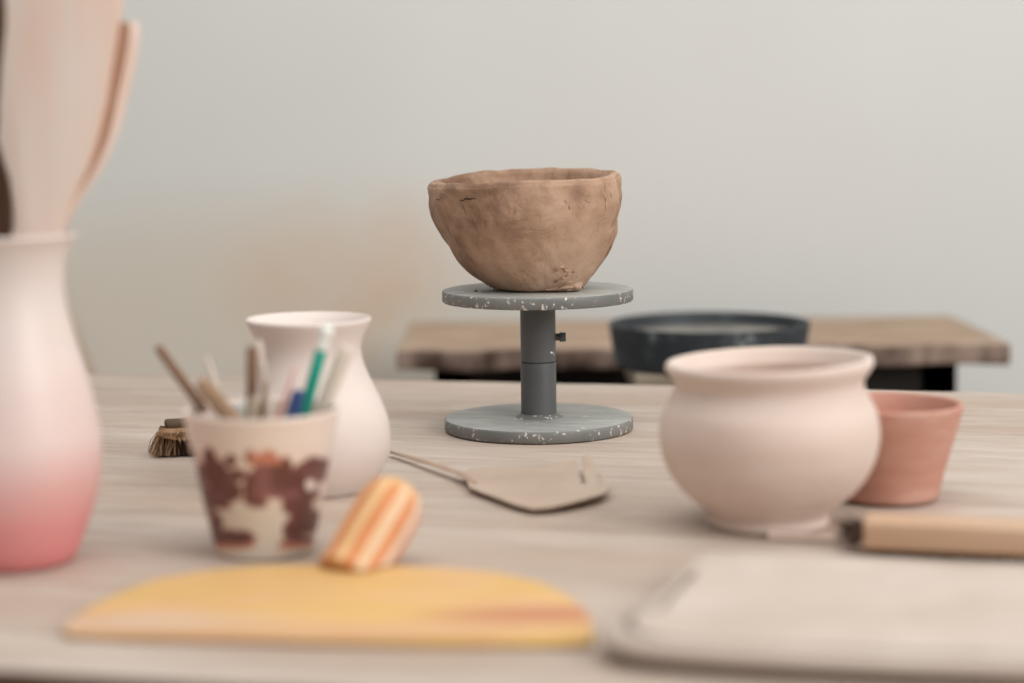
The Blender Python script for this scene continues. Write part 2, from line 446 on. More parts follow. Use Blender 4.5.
# surface lookup for the little marks pressed into the clay
def bowl_surf(t, hf):
    i = min(range(len(prof_full)), key=lambda j: abs(prof_full[j][1]-hf*HB) if (len(prof_full[j]) > 3 and prof_full[j][3] == 'o') else 9)
    return Vector(clay_pt(t, i, prof_full[i][0], prof_full[i][1]))
def smear(name, t0, h0, t1, h1, w, d, m, n=8):
    bm = bmesh.new(); L = []; 
    for j in range(n+1):
        f = j/n; t = t0+(t1-t0)*f; h = h0+(h1-h0)*f + .006*math.sin(f*9+t0*7)
        p_ = bowl_surf(t, h); out = Vector((math.cos(t), math.sin(t), -.15)).normalized()
        side = Vector((-math.sin(t)*(h1-h0)*3, math.cos(t)*(h1-h0)*3, (t1-t0)*1.5)).normalized()
        ww = w*math.sin(PI*max(.08, min(.92, f)))
        L.append((p_-side*ww, p_+out*d, p_+side*ww, p_-out*.002))
    V = [[bm.verts.new(q) for q in row] for row in L]
    for j in range(n):
        for a in range(4): bm.faces.new((V[j][a], V[j][(a+1) % 4], V[j+1][(a+1) % 4], V[j+1][a]))
    bm.faces.new(V[0]); bm.faces.new(V[-1][::-1])
    return obj(name, bm, m, CB, True)
def ang_of(px_): return -math.acos(max(-1, min(1, (px_-526)/97.0)))
for x0, y0, x1, y1, w in ((463, 190, 479, 188, .0014), (464, 197, 466, 208, .0004), (567, 199, 569, 204, .0006), (563, 193, 566, 195, .0005),
                          (602, 190, 604, 197, .0006), (603, 197, 603, 206, .0004), (609, 187, 610, 193, .0005),
                          (582, 192, 588, 197, .0004), (441, 192, 448, 188, .0006)):
    h0, h1 = bz(y0+2)/HB, bz(y1+2)/HB
    smear('crack', ang_of(x0), h0, ang_of(x1), h1, w, .0003, M['crack'])
for x0, y0, x1, y1, w in ((557, 277, 575, 268, .0022), (560, 284, 580, 274, .002), (556, 264, 572, 266, .0016), (545, 286, 585, 283, .003)):
    smear('clay_ridge', -math.acos((x0-533)/70), bz(y0)/HB, -math.acos((x1-533)/72), bz(y1)/HB, w, .0028, M['clay'])
# the torn wad of clay at the foot
bm = bmesh.new(); bmesh.ops.create_icosphere(bm, subdivisions=4, radius=1)
fp = Vector((33*kb, -30*kb, .0068))
for v in bm.verts:
    q = v.co.copy(); s = 1+.30*noise.noise(q*1.7+Vector((3, 1, 0)))
    v.co = Vector((q.x*.012*s, q.y*.012*s, q.z*.0095*s))+fp
    if v.co.z < .0006: v.co.z = .0006
obj('foot_wad', bm, M['clay'], CB, True)
# crumbs on the disc
for q, (cx, cy, rr) in enumerate(((578, 288.5, .0016), (583, 288, .0011), (476, 291.6, .002), (484, 292.5, .0016), (571, 291, .0013))):
    bm = bmesh.new(); bmesh.ops.create_icosphere(bm, subdivisions=2, radius=rr)
    P = at(cx, cy, BZ)
    for v in bm.verts: v.co *= 1+.5*noise.noise(v.co*900+Vector((q, 0, 0))); v.co.z = max(v.co.z*.7, -rr*.4)
    o = obj('clay_crumb', bm, M['clay_dark'] if q > 1 else M['clay'])
    o.location = (P.x, P.y, BZ+rr*.4)
    tag(o, ['larger reddish clay crumb on the stand disc just right of the bowl foot', 'smallest clay crumb on the stand disc, outermost on the right', 'dark clay crumb on the stand disc, leftmost by the bowl foot',
            'dark clay crumb between the bowl foot and the leftmost crumb', 'dark clay crumb in front of the torn bowl foot'][q], 'crumb', 'clay crumbs on the stand disc')

# ------------------------------------------------------------------ lathe-turned pots
def vessel(name, cx, cy, rows, inner, m, tilt=0, n=128, wob=.0006, div=5, par=None, oname=None):
    p, prof, k = outline(cx, cy, rows)
    pr = catmull(prof, div)
    _, inn, _ = outline(cx, cy, inner)
    pi = catmull([pr[-1]] + inn, div)[1:]
    allp = [(0, 0), (pr[0][0]*.7, 0)] + pr + pi + [(0, pi[-1][1])]
    H = max(z for r, z in allp)
    def fn(t, i, r, z):
        w = 1 + wob/.08*noise.noise(Vector((math.cos(t)*1.3, math.sin(t)*1.3, z*20)))*min(1, max(0, z)/.02)
        return (r*w*math.cos(t), r*w*math.sin(t), z + tilt*(z/H)**4*r*math.cos(t))
    bm = lathe(allp, n, fn); bmesh.ops.remove_doubles(bm, verts=bm.verts, dist=1e-6)
    return p, bm, allp, k, H

# round wide-mouthed pot
p, bm, ap, k, H = vessel('pot', 768.5, 524,
    [(524, 57.5), (520, 60), (516, 59.5), (511, 61.5), (501, 72.5), (485, 90), (464, 103), (437, 109.5), (413, 107), (398, 99.5), (388, 94.6), (381, 94.2), (374, 98.5), (369, 102), (364, 103.4), (360, 102), (359, 99)],
    [(361, 95.5), (368, 91), (377, 87.5), (390, 92), (412, 101), (436, 104), (470, 92), (500, 62), (514, 30)], M['bisque'], tilt=.035)
o = obj('round_pot', bm, M['bisque'], None, True); o.location = (p.x, p.y, TZ+.0003)
tag(o, 'wide round unglazed cream-pink pot with a flared lip, before the terracotta beaker', 'pot')
print('pot', p, H)
# white vase
p, bm, ap, k, H = vessel('vase', 313, 487,
    [(487.5, 57), (482, 61), (470, 70), (455, 76.5), (440, 78.5), (420, 76.5), (400, 69.5), (380, 60), (364, 54), (352, 51.5), (342, 52.5), (332, 56.5), (324, 61), (320, 62.5), (318, 61.5)],
    [(319.5, 59.5), (326, 54), (340, 46), (355, 44), (380, 52), (410, 70), (440, 74), (470, 64), (480, 40)], M['bisque_white'])
def shift(bm, H, dx):
    for v in bm.verts: v.co.x += dx*max(0, v.co.z/H)**1.5
shift(bm, H, -.5*k)
o = obj('flared_vase', bm, M['bisque_white'], None, True); o.location = (p.x, p.y, TZ+.0003)
tag(o, 'plain white bisque vase with a flared mouth, behind the cup of tools', 'vase')
print('vase', p, H)
# terracotta beaker
p, bm, ap, k, H = vessel('beaker', 888, 498,
    [(498, 43), (496.5, 44), (494.5, 49.5), (480, 53), (450, 61), (425, 68), (410, 72), (405, 73.5), (402.5, 72.8)],
    [(402.6, 69), (407, 66.5), (440, 58), (480, 46), (492, 30)], M['terracotta'], tilt=-.01)
o = obj('terracotta_beaker', bm, M['terracotta'], None, True); o.location = (p.x, p.y, TZ+.0003)
tag(o, 'reddish terracotta beaker with straight tapering sides, right of the round pot', 'beaker')
print('beaker', p, H)
# pink dipped vase
p, bm, ap, k, H = vessel('pinkvase', 15, 560,
    [(560.5, 55), (556, 60), (541, 68), (510, 79.5), (480, 87), (460, 89.5), (440, 89.5), (420, 87), (395, 82.5), (370, 77), (345, 70), (320, 64), (300, 60.5), (280, 59.5), (262, 62), (248, 67), (240, 72), (236.5, 74.5), (234, 73.5)],
    [(234.5, 70), (240, 66), (256, 57), (285, 54), (320, 58), (370, 71), (430, 82), (500, 74), (545, 48)], M['pink'])
o = obj('dipped_vase', bm, M['pink'], None, True); o.location = (p.x, p.y, TZ+.0003)
tag(o, 'tall vase glazed white above and rose pink below, holding wooden paddles', 'vase')
PV, PVk = p.copy(), k
print('pinkvase', p, H)

# ------------------------------------------------------------------ painted cup
p, bm, ap, k, H = vessel('cup', 265, 550.5,
    [(551, 46), (548, 49), (530, 53), (500, 59.5), (470, 65), (440, 72), (419, 76.2), (412, 77.8), (408.5, 77.2)],
    [(409, 73.5), (414, 71), (440, 66), (500, 54), (535, 40)], M['cup'], n=360, div=14)
CP, CK, CH = p.copy(), k, H
print('cup', p, H)
o = obj('painted_cup', bm, M['cup'], None, True); o.location = (p.x, p.y, TZ+.0003)
tag(o, 'white tapering cup splashed with maroon glaze, full of modelling tools', 'cup')
me = o.data; ca_ = me.color_attributes.new('Col', 'FLOAT_COLOR', 'POINT')
# glaze patches given as (image x, image y, rx, ry, tone)
G = [(222, 470, 15, 17), (224, 492, 17, 14), (218, 457, 8, 12), (236, 488, 14, 12), (232, 478, 12, 10), (246, 472, 9, 7), (240, 458, 7, 6), (260, 455, 6, 8),
     (275, 462, 14, 14), (268, 478, 15, 14), (262, 496, 12, 10), (282, 480, 14, 16), (258, 486, 8, 10), (292, 466, 8, 12),
     (302, 490, 18, 16), (312, 474, 13, 16), (318, 462, 8, 9), (300, 508, 14, 14), (308, 520, 12, 14), (296, 530, 10, 12), (302, 540, 12, 7), (292, 542, 10, 5),
     (219, 524, 9, 18), (236, 536, 27, 10), (206, 500, 8, 20), (248, 541, 12, 5), (216, 541, 10, 6), (204, 480, 8, 22), (330, 470, 10, 14), (196, 455, 5, 8)]
W = [(314, 483, 5, 6), (248, 506, 5, 9), (282, 514, 12, 6)]
def fld(L, x, y): return max(1-(((x-a)/c)**2+((y-b_)/d)**2)**.5 for a, b_, c, d in L)
white = Vector(srgb(228, 212, 200)); maroon = Vector(srgb(104, 66, 60)); purple = Vector(srgb(132, 88, 88)); orange = Vector(srgb(206, 134, 110)); cream = Vector(srgb(212, 200, 184))
rim_r = {}
for v in me.vertices:
    c_ = v.co; r_ = math.hypot(c_.x, c_.y); t = math.atan2(c_.y, c_.x)
    hy = 550 - (c_.z/H)*(550-405)           # picture row of this height
    outer = r_ > (46+28*(547-hy)/142)*CK*.955 and c_.z > .0004
    col = white.copy()
    if outer:
        tt = t if t < 0 else (t if t > PI-.3 else -t*1.0)
        x = 262.5 + r_*math.cos(t)/CK; y = hy + abs(math.sin(t))*r_/CK*.17*(1 if t < 0 else 1)
        if t > 0: x = 525 - x + 6
        nz = .28*noise.noise(Vector((x*.09, y*.09, 0))) + .16*noise.noise(Vector((x*.25, y*.25, 4)))
        g = fld(G, x, y) + nz*1.1; w_ = fld(W, x, y)+nz*.5
        a = max(0, min(1, (g+.02)/.10)); halo = max(0, min(1, (g+.16)/.16))
        base = white.lerp(cream, max(0, min(1, (y-480)/25)))
        tone = maroon.lerp(purple, max(0, min(1, .5+noise.noise(Vector((x*.05, y*.06, 9)))*1.4 - abs(x-272)/60)))
        if y > 541 or (y < 462 and 258 < x < 290): tone = tone.lerp(orange, .8)
        col = base.lerp(orange.lerp(base, .45), halo).lerp(tone, a)
        if w_ > 0: col = col.lerp(base, min(1, w_*6))
    ca_.data[v.index].color = (*col, 1)

# tools in the cup: (image top x, y), (image x at the lip), depth offset, radius px, material, kind, extras
def tool(name, label, top, lipx, dy, rp, m, tipm=None, shape='round', lipy=410, seg=None):
    Y = CP.y + dy
    a = atY(top[0], top[1], Y); b_ = atY(lipx, lipy, Y)
    d = (b_-a).normalized()
    # go down until just above the inside of the cup's wall or floor
    L = 0; q = a.copy()
    while True:
        q = a + d*L; z = q.z - TZ
        r_ = math.hypot(q.x-CP.x, q.y-CP.y)
        rin = (40 + 28*max(0, z)/CH)*CK - rp*CK
        if z < .012 + rp*CK or (z < CH-.004 and r_ > rin - .002): break
        L += .0005
        if L > .4: break
    root = thing(name, label, 'tool', (q.x, q.y, q.z), 0, 'modelling tools standing in the painted cup')
    up = -d; R_ = rp*CK; bm = bmesh.new()
    if shape == 'round':
        prof = [(0, 0), (R_*.7, 0), (R_, .003), (R_, L*.5), (R_*.92, L-.004), (R_*.6, L), (0, L)]
    elif shape == 'taper':
        prof = [(0, 0), (R_*.7, 0), (R_, .004), (R_*1.05, L*.6), (R_*.6, L*.85), (R_*.35, L-.002), (0, L)]
    elif shape == 'knob':
        prof = [(0, 0), (R_*.8, 0), (R_*.8, L*.78), (R_*1.15, L*.82), (R_*.7, L*.87), (R_*1.1, L*.92), (R_*.7, L*.99), (0, L)]
    elif shape == 'flat':
        prof = [(0, 0), (R_, 0), (R_, .003), (R_, L*.8), (R_*1.05, L*.9), (R_*.75, L*.985), (0, L)]
    xa = Vector((0, 1, 0)).cross(up).normalized(); ya = up.cross(xa).normalized()
    qt = Matrix((xa, ya, up)).transposed().to_quaternion()
    sy = .45 if shape == 'flat' else 1
    def build(pf, nm, mm):
        bm = lathe(pf, 20, lambda t, i, r, z: tuple(qt @ Vector((r*math.cos(t) if shape != 'flat' else r*math.cos(t), r*math.sin(t)*sy, z))), False)
        bmesh.ops.remove_doubles(bm, verts=bm.verts, dist=1e-7)
        return smooth_angle(obj(nm, bm, mm, root), 50)
    if seg:                                    # split in parts at fractions of the length
        cuts = [0]+[s[0] for s in seg]
        for j, (f1, nm, mm, rs) in enumerate(seg):
            f0 = cuts[j]
            build([(0, L*f0), (R_*rs*.9, L*f0), (R_*rs, L*f0+.001), (R_*rs, L*f1-.001), (R_*rs*.8, L*f1), (0, L*f1)], nm, mm)
    else:
        build(prof, 'shaft', m)
    return root
tool('wooden_stick', 'dark brown wooden stick leaning furthest left out of the cup', (157, 346), 204, .012, 5.0, M['stick_brown'])
tool('wooden_modelling_tool', 'short tan flat wooden tool beside the dark brown stick', (199, 380), 224, -.004, 8.5, M['stick_tan'], shape='flat')
tool('pale_stick', 'thin whitish stick standing behind the tan flat tool', (207, 356), 221, .034, 3.6, M['stick_pale'], shape='taper')
tool('white_spatula', 'broad white tool end rising just above the cup lip', (238, 402), 240, .012, 8, M['stick_white'], shape='flat')
tool('turned_modelling_tool', 'brown turned wooden tool with a grey lower half, near the cup centre', (252, 347), 252, .0, 5.5, M['stick_brown'], seg=[(.74, 'shaft', M['stick_grey'], 1.15), (1.0, 'tip', M['stick_brown'], 1.0)])
tool('tan_stick', 'short tan stick right of the brown turned tool', (267, 380), 262, .016, 5, M['stick_tan'], shape='taper')
tool('cream_loop_tool', 'pale cream tool with a rounded head behind the brown turned tool', (258, 340), 268, .036, 4.2, M['stick_pale'], shape='knob')
tool('pink_pen', 'thin pink pen leaning right in the cup', (296, 366), 281, .004, 3.4, M['stick_pink'], shape='taper')
tool('blue_pen', 'short dark blue pen beside the teal one', (299, 390), 294, -.014, 7.5, M['stick_blue'])
tool('teal_pen', 'bright teal pen with a clear end leaning right in the cup', (328, 326), 305, .010, 6.0, M['stick_teal'],
     seg=[(.48, 'tip', M['stick_navy'], .8), (.88, 'barrel', M['stick_teal'], 1.05), (.94, 'clear_barrel', M['stick_white'], .95), (1.0, 'cap', M['stick_white'], 1.15)])
tool('broad_pale_stick', 'broad pale wooden stick leaning furthest right out of the cup', (348, 346), 322, .022, 8, M['stick_pale'], shape='flat')

# ------------------------------------------------------------------ paddles in the pink vase
def paddle(name, label, pts, Y, th, cat='paddle', edge=True, m=None, lean=0, me_=None, curve=0):
    """outline in picture pixels on an upright plane at distance Y; the blade is a thick board"""
    P3 = [atY(x, y, Y) for x, y in pts]
    base = Vector((sum(q.x for q in P3[-2:])/2, Y, min(q.z for q in P3)))
    bm = bmesh.new()
    vs = [bm.verts.new((q.x-base.x, 0, q.z-base.z)) for q in P3]
    f = bm.faces.new(vs); r = bmesh.ops.extrude_face_region(bm, geom=[f])
    for v in r['geom']:
        if isinstance(v, bmesh.types.BMVert): v.co.y += th
    es = [e for e in bm.edges if abs(e.verts[0].co.y - e.verts[1].co.y) < 1e-7]
    bmesh.ops.bevel(bm, geom=es, offset=th*.2, segments=2, profile=.5, affect='EDGES')
    for v in bm.verts: v.co.y += lean*v.co.z
    o = obj(name, bm, None, mats=[m or M['blade_wood'], me_ or M['blade_shaded']])
    for q in o.data.polygons:
        if abs(q.normal.y) < .6: q.material_index = 1
    o.location = base; smooth_angle(o, 30); return tag(o, label, cat, 'tools standing in the pink vase')
VY = PV.y
pts = [(62, 232), (66, 214), (74, 196), (88, 165), (98, 135), (105, 105), (110, 70), (117, 30), (122, -10), (124, -70), (118, -110), (60, -125), (8, -108), (2, -60), (5, -10), (5, 25), (1, 70), (-2, 110), (0, 145), (7, 170), (13, 195), (15, 214), (15, 232), (17, 285), (20, 420), (42, 420), (46, 285), (52, 252)]
paddle('wooden_paddle', 'widest pale wooden paddle in the front of the pink vase', pts, VY-.018, .008)
# second paddle: turned half away; pale long edge, shade painted orange on its face
def swept_paddle():
    Y = VY + .014
    L = [(138, 22, 9), (140, 30, 10), (138, 50, 10), (133, 75, 10), (127, 100, 10), (121, 125, 9), (113, 148, 8), (101, 172, 8), (87, 192, 7), (74, 212, 6), (62, 232, 5), (47, 262, 5), (38, 300, 5), (30, 380, 5), (28, 430, 5)]
    P = catmull([(x, y, w) for x, y, w in L], 4)
    base = atY(28, 430, Y)
    bm = bmesh.new(); rows = []
    for x, y, w in P:
        e = atY(x, y, Y) - base; kk = px(Y)
        back = Vector((-.035*min(1, max(.25, (300-y)/200)), .03*min(1, max(.15, (300-y)/200)), 0))   # the board runs away to the left and back
        th = Vector((-w*kk*.9, -.004, 0))
        rows.append([bm.verts.new(q) for q in (e, e+th, e+th+back, e+back)])
    for a, b_ in zip(rows, rows[1:]):
        for j in range(4):
            f = bm.faces.new((a[j], a[(j+1) % 4], b_[(j+1) % 4], b_[j]))
            f.material_index = 0 if j == 0 else 1
    bm.faces.new(rows[0]).material_index = 1; bm.faces.new(rows[-1][::-1])
    o = obj('curved_paddle', bm, None, mats=[M['blade_wood'], M['blade_shaded']])
    o.location = base; smooth_angle(o, 40)
    tag(o, 'curved wooden paddle with a pale edge and an orange face tinted as shade, rightmost in the pink vase', 'paddle', 'tools standing in the pink vase')
swept_paddle()
pts = [(11, 232), (11, 205), (8, 180), (2, 162), (-4, 140), (-2, 100), (2, 70), (4, 45), (5, 20), (2, -10), (-12, -30), (-30, -10), (-34, 60), (-26, 140), (-20, 232), (-14, 420), (0, 420), (6, 330)]
paddle('dark_wooden_spoon', 'dark brown wooden tool, leftmost in the pink vase', pts, VY+.004, .008, 'tool', m=M['dark_wood'], me_=M['dark_wood'])

# ------------------------------------------------------------------ half-moon scraper with striped handle
zc = TZ+.005
b0 = at(330, 632, zc)
sc = thing('half_moon_scraper', 'yellow half-moon board with an upright striped handle, lying nearest the camera', 'scraper', (b0.x, b0.y, TZ+.0004), 0)
outl = [(62, 629), (66, 622), (90, 606), (120, 592), (155, 579), (200, 571), (260, 566), (330, 564), (400, 566), (450, 568), (500, 573), (540, 582), (570, 596), (588, 612), (594, 628), (592, 640), (560, 641), (440, 640), (300, 638), (180, 635), (100, 633), (68, 632)]
poly = [((at(x, y, zc)-b0).x, (at(x, y, zc)-b0).y) for x, y in outl]
bm = slab(poly[::-1], 0, .005, .0018, 3); smooth_angle(obj('blade', bm, M['yellow'], sc), 40)
hb = at(354, 566, zc) - Vector((b0.x, b0.y, TZ))
tip = atY(392, 503, b0.y+hb.y+.035) - Vector((b0.x, b0.y, TZ))
ax = tip-hb; Lh = ax.length; qh = ax.to_track_quat('Z', 'Y'); hr = 35*px(b0.y+hb.y)
n = 144; hp = [(0, -.012), (.90, -.012), (.95, 0), (1.0, Lh*.3), (1.02, Lh*.7), (.99, Lh*.9), (.93, Lh*1.0), (.82, Lh*1.12), (.6, Lh*1.22), (.3, Lh*1.27), (0, Lh*1.28)]
hp = catmull(hp, 3)
def hfn(t, i, r, z):
    w = abs(math.sin(t*8))**.6; rr = hr*r*(.92+.08*w)
    v = qh @ Vector((rr*math.cos(t), rr*math.sin(t), z)) + hb
    return tuple(v)
bm = lathe(hp, n, hfn, False); bmesh.ops.remove_doubles(bm, verts=bm.verts, dist=1e-6)
for v in bm.verts:
    if v.co.z < .0075: v.co.z = .0062
ho = obj('striped_handle', bm, M['striped'], sc, True)
ho['label'] = 'stubby ribbed handle striped orange and cream'
ca_ = ho.data.color_attributes.new('Col', 'FLOAT_COLOR', 'POINT')
cO, cY, cC = Vector(srgb(216, 142, 92)), Vector(srgb(228, 188, 136)), Vector(srgb(226, 204, 186))
for v in ho.data.vertices:
    q = qh.inverted() @ (v.co - hb); t = math.atan2(q.y, q.x)
    s = math.sin(t*8+.3*noise.noise(Vector((t, q.z*30, 0))))
    g = .5+.5*math.sin(t*2+1)
    lite = cY.lerp(cC, g)
    f = max(0, min(1, .5+s*1.3))
    col = cO.lerp(lite, f)
    if q.z > Lh*1.05: col = col.lerp(cY, .5)
    ca_.data[v.index].color = (*col, 1)

# ------------------------------------------------------------------ forked spatula
zsp = TZ+.006
s0 = at(470, 482, zsp)
sp = thing('forked_spatula', 'thin tan spatula with a notched end, lying before the grey stand', 'spatula', (s0.x, s0.y, TZ+.0004), 0)
o2 = [(467, 481), (463, 474), (470, 469), (500, 467), (540, 467), (576, 468.5), (578.5, 476), (581.5, 486), (586, 486), (584, 476), (582, 465), (588, 463), (593, 465), (595.5, 475), (598, 487), (602.5, 487), (600.5, 477), (603, 476), (611, 491), (603, 496.5), (585, 501), (568, 504.5), (550, 507.5), (532, 508.5), (516, 504.5), (500, 498.5), (482, 492), (469, 487)]
poly = [((at(x, y, zsp)-s0).x, (at(x, y, zsp)-s0).y) for x, y in o2]
bm = slab(poly[::-1], 0.0045, .0062, .0004, 2)
bmesh.ops.triangulate(bm, faces=bm.faces)
xr = (at(611, 491, zsp)-s0).x
for v in bm.verts:
    f = max(0, v.co.x/xr); v.co.z += .003*f*f - .001*math.sin(min(1, f)*PI)
    if v.co.y > .03 and f > .75: v.co.z += .006
smooth_angle(obj('blade', bm, M['spatula'], sp), 40)
bm = bmesh.new(); hpz = [(391, 453, .003, 2.6), (410, 458.5, .004, 3.2), (430, 464.5, .005, 3.8), (450, 471, .0062, 4.4), (463, 475.5, .0066, 5.0), (470, 481, .0058, 5.0), (476, 485, .0056, 3.4)]
rows = []
for x, y, z, w in hpz:
    c0 = at(x, y, TZ+z); c0 = Vector((c0.x-s0.x, c0.y-s0.y, z)); ww = w*px(2.0)*3.0
    n_ = Vector((.25, 1, 0)).normalized()*ww/2
    rows.append([bm.verts.new(q) for q in (c0-n_, c0-n_*.6+Vector((0, 0, .0022)), c0+n_*.6+Vector((0, 0, .0022)), c0+n_, c0-Vector((0, 0, .0012)))])
for a, b_ in zip(rows, rows[1:]):
    for j in range(5): bm.faces.new((a[j], a[(j+1) % 5], b_[(j+1) % 5], b_[j]))
bm.faces.new(rows[0]); bm.faces.new(rows[-1][::-1])
smooth_angle(obj('handle', bm, M['spatula_h'], sp), 60)

# ------------------------------------------------------------------ bristle helper
def bristles(bm, root, tip, r0, n=3):
    root, tip = Vector(root), Vector(tip); d = tip-root
    side = d.cross(Vector((.3, .2, 1))).normalized(); up = d.cross(side).normalized()
    mid_ = root + d*.55 + side*d.length*random.uniform(-.12, .12) + up*d.length*random.uniform(-.1, .1)
    rings = []
    for c_, r_ in ((root, r0), (mid_, r0*.9), (tip, r0*.5)):
        rings.append([bm.verts.new(c_+side*r_*math.cos(2*PI*j/n)+up*r_*math.sin(2*PI*j/n)) for j in range(n)])
    for a, b_ in zip(rings, rings[1:]):
        for j in range(n): bm.faces.new((a[j], a[(j+1) % n], b_[(j+1) % n], b_[j]))

# scrubbing brush behind the cup
b0 = at(184, 457); br_ang = math.radians(14)
br = thing('scrubbing_brush', 'old scrubbing brush with tan and dark bristles on the table behind the cup', 'brush', (b0.x, b0.y, TZ), br_ang)
kx = px(b0.y)
bm = bmesh.new(); box(bm, -.016, .105, .008, .036, .026, .034, .003, 3); smooth_angle(obj('brush_back', bm, M['brush_back'], br), 40)
bmd, bmt = bmesh.new(), bmesh.new()
for i in range(4200):
    x = random.uniform(-.020, .10); y = random.uniform(.007, .035)
    edge = (-.018-x); fr = (.021-y)/.014
    lx = -max(0, (.0-x))/.018
    tx = x + lx*random.uniform(.004, .012) + random.uniform(-.002, .002)
    ty = y - max(0, fr)*random.uniform(.001, .008) + max(0, -fr)*.006
    tz = random.uniform(.0006, .003)
    bristles(bmt if random.random() < (.18 if lx > -.45 else .6) else bmd, (x, y, .027), (tx, ty, tz), .0005)
for i in range(900):                          # frayed tan tuft spilling over the front
    x = random.uniform(-.020, .024); y = .008
    bristles(bmt, (x, y+random.uniform(0, .004), .0275), (x*1.2+random.uniform(-.004, .003), y-random.uniform(.003, .010), .026-random.uniform(.001, .012)*(1-abs(x)/.03)), .0008)
o = obj('dark_bristles', bmd, M['bristle_dark'], br); o['kind'] = 'stuff'
o = obj('tan_bristles', bmt, M['bristle_tan'], br); o['kind'] = 'stuff'

# wooden-backed brush at the right
a0 = at(866, 556); a1 = at(1024, 563.5)
ba = math.atan2(a1.y-a0.y, a1.x-a0.x)
wb = thing('long_wooden_brush', 'long light wooden block brush with dark bristles, lying right of the round pot', 'brush', (a0.x, a0.y, TZ), ba)
bm = bmesh.new(); box(bm, -.003, .27, 0, .036, .0045, .027, .0035, 3); smooth_angle(obj('wooden_block', bm, M['block'], wb), 40)
bmd = bmesh.new()
for i in range(700):
    x = random.uniform(.006, .265); y = random.uniform(.003, .033)
    bristles(bmd, (x, y, .006), (x+random.uniform(-.002, .002), y-(.006 if y < .012 else 0)*random.random(), .0004), .0006)
for c in range(4):                            # curled tufts sticking out of the left end
    cy_, cz_ = (.004, .014, .024, .032)[c], (.016, .012, .018, .013)[c]
    for i in range(34):
        y = cy_+random.uniform(-.002, .002); z = cz_+random.uniform(-.003, .003)
        bristles(bmd, (-.001, y, z), (-.006-random.random()*.020, y+random.uniform(-.007, .007), max(.001, z+random.uniform(-.010, .008))), .0006)
o = obj('bristles', bmd, M['bristle_dark'], wb); o['kind'] = 'stuff'
# flat pale stick the brush end rests by
a0 = at(795, 541)
bm = bmesh.new(); box(bm, -.022, .035, 0, .010, .0, .004, .001); o = obj('pale_wood_slip', bm, M['blade_wood'])
o.location = (a0.x, a0.y, TZ+.0003); o.rotation_euler = (0, 0, ba); tag(o, 'small flat pale wooden slip at the foot of the round pot', 'slip')

# ------------------------------------------------------------------ folded canvas
zk = TZ+.020
cl = [(700, 548), (860, 553), (1010, 560), (1200, 566), (1330, 670), (1180, 668), (1024, 660), (860, 654), (740, 648), (660, 642), (618, 637), (600, 628), (604, 616), (630, 610), (646, 596), (666, 578), (684, 558)]
P = [at(x, y, zk) for x, y in cl]; c0 = at(860, 620, zk)
cl2 = [((q-c0).x, (q-c0).y) for q in P]
def inside(x, y, poly):
    r = False; j = len(poly)-1
    for i in range(len(poly)):
        if (poly[i][1] > y) != (poly[j][1] > y) and x < (poly[j][0]-poly[i][0])*(y-poly[i][1])/(poly[j][1]-poly[i][1])+poly[i][0]: r = not r
        j = i
    return r
def dist_edge(x, y, poly):
    best = 9
    for i in range(len(poly)):
        ax_, ay_ = poly[i]; bx_, by_ = poly[(i+1) % len(poly)]; dx, dy = bx_-ax_, by_-ay_
        t = max(0, min(1, ((x-ax_)*dx+(y-ay_)*dy)/(dx*dx+dy*dy)))
        best = min(best, math.hypot(x-ax_-t*dx, y-ay_-t*dy))
    return best
def canvas():
    # concentric rings of the outline: underside -> bulging side -> top, so the folded edge is rounded
    dense = []
    n_ = len(cl2)
    cc = catmull(cl2 + [cl2[0]], 8)[:-1]
    ctr = Vector((0.02, 0.0))
    bm = bmesh.new(); rings = []
    NR = 40
    def ring(s, z, f=None):
        r_ = []
        for (x, y) in cc:
            v = Vector((x, y))
            d = (v-ctr); L = d.length
            q = ctr + d*(1 - s/L) if s < 1 else ctr + d*(2-s)
            zz = z
            if f: zz = z + f(q.x, q.y)
            r_.append(bm.verts.new((q.x, q.y, zz)))
        return r_
    def wr(x, y):
        e = min(1, dist_edge(x, y, cl2)/.03)
        return .0035*noise.noise(Vector((x*9, y*14, 1)))*e + .0016*noise.noise(Vector((x*26, y*40, 3))) + .0035*math.exp(-((y+.45*x+.035)/.018)**2)*e*.6
    hs = .017
    rings.append(ring(.034, .0006)); rings.append(ring(.024, .002)); rings.append(ring(.012, .0045))
    rings.append(ring(.004, .0078)); rings.append(ring(0, .0115)); rings.append(ring(.0015, .015)); rings.append(ring(.005, .0178, lambda x, y: .4*wr(x, y)))
    rings.append(ring(.011, .0192, wr)); rings.append(ring(.02, .0198, wr))
    for j in range(1, NR): rings.append(ring(1+.08+.90*j/NR, .020, wr))
    # make rings shrink monotonically: blend from inset to scaled
    for a, b_ in zip(rings, rings[1:]):
        m_ = len(a)
        for j in range(m_): bm.faces.new((a[j], a[(j+1) % m_], b_[(j+1) % m_], b_[j]))
    bm.faces.new(rings[-1]); bm.faces.new(rings[0][::-1])
    return bm
cv = obj('folded_canvas', canvas(), M['canvas'], None, True)
cv.location = (c0.x, c0.y, TZ)
tag(cv, 'folded beige canvas cloth lying at the near right of the table', 'cloth')

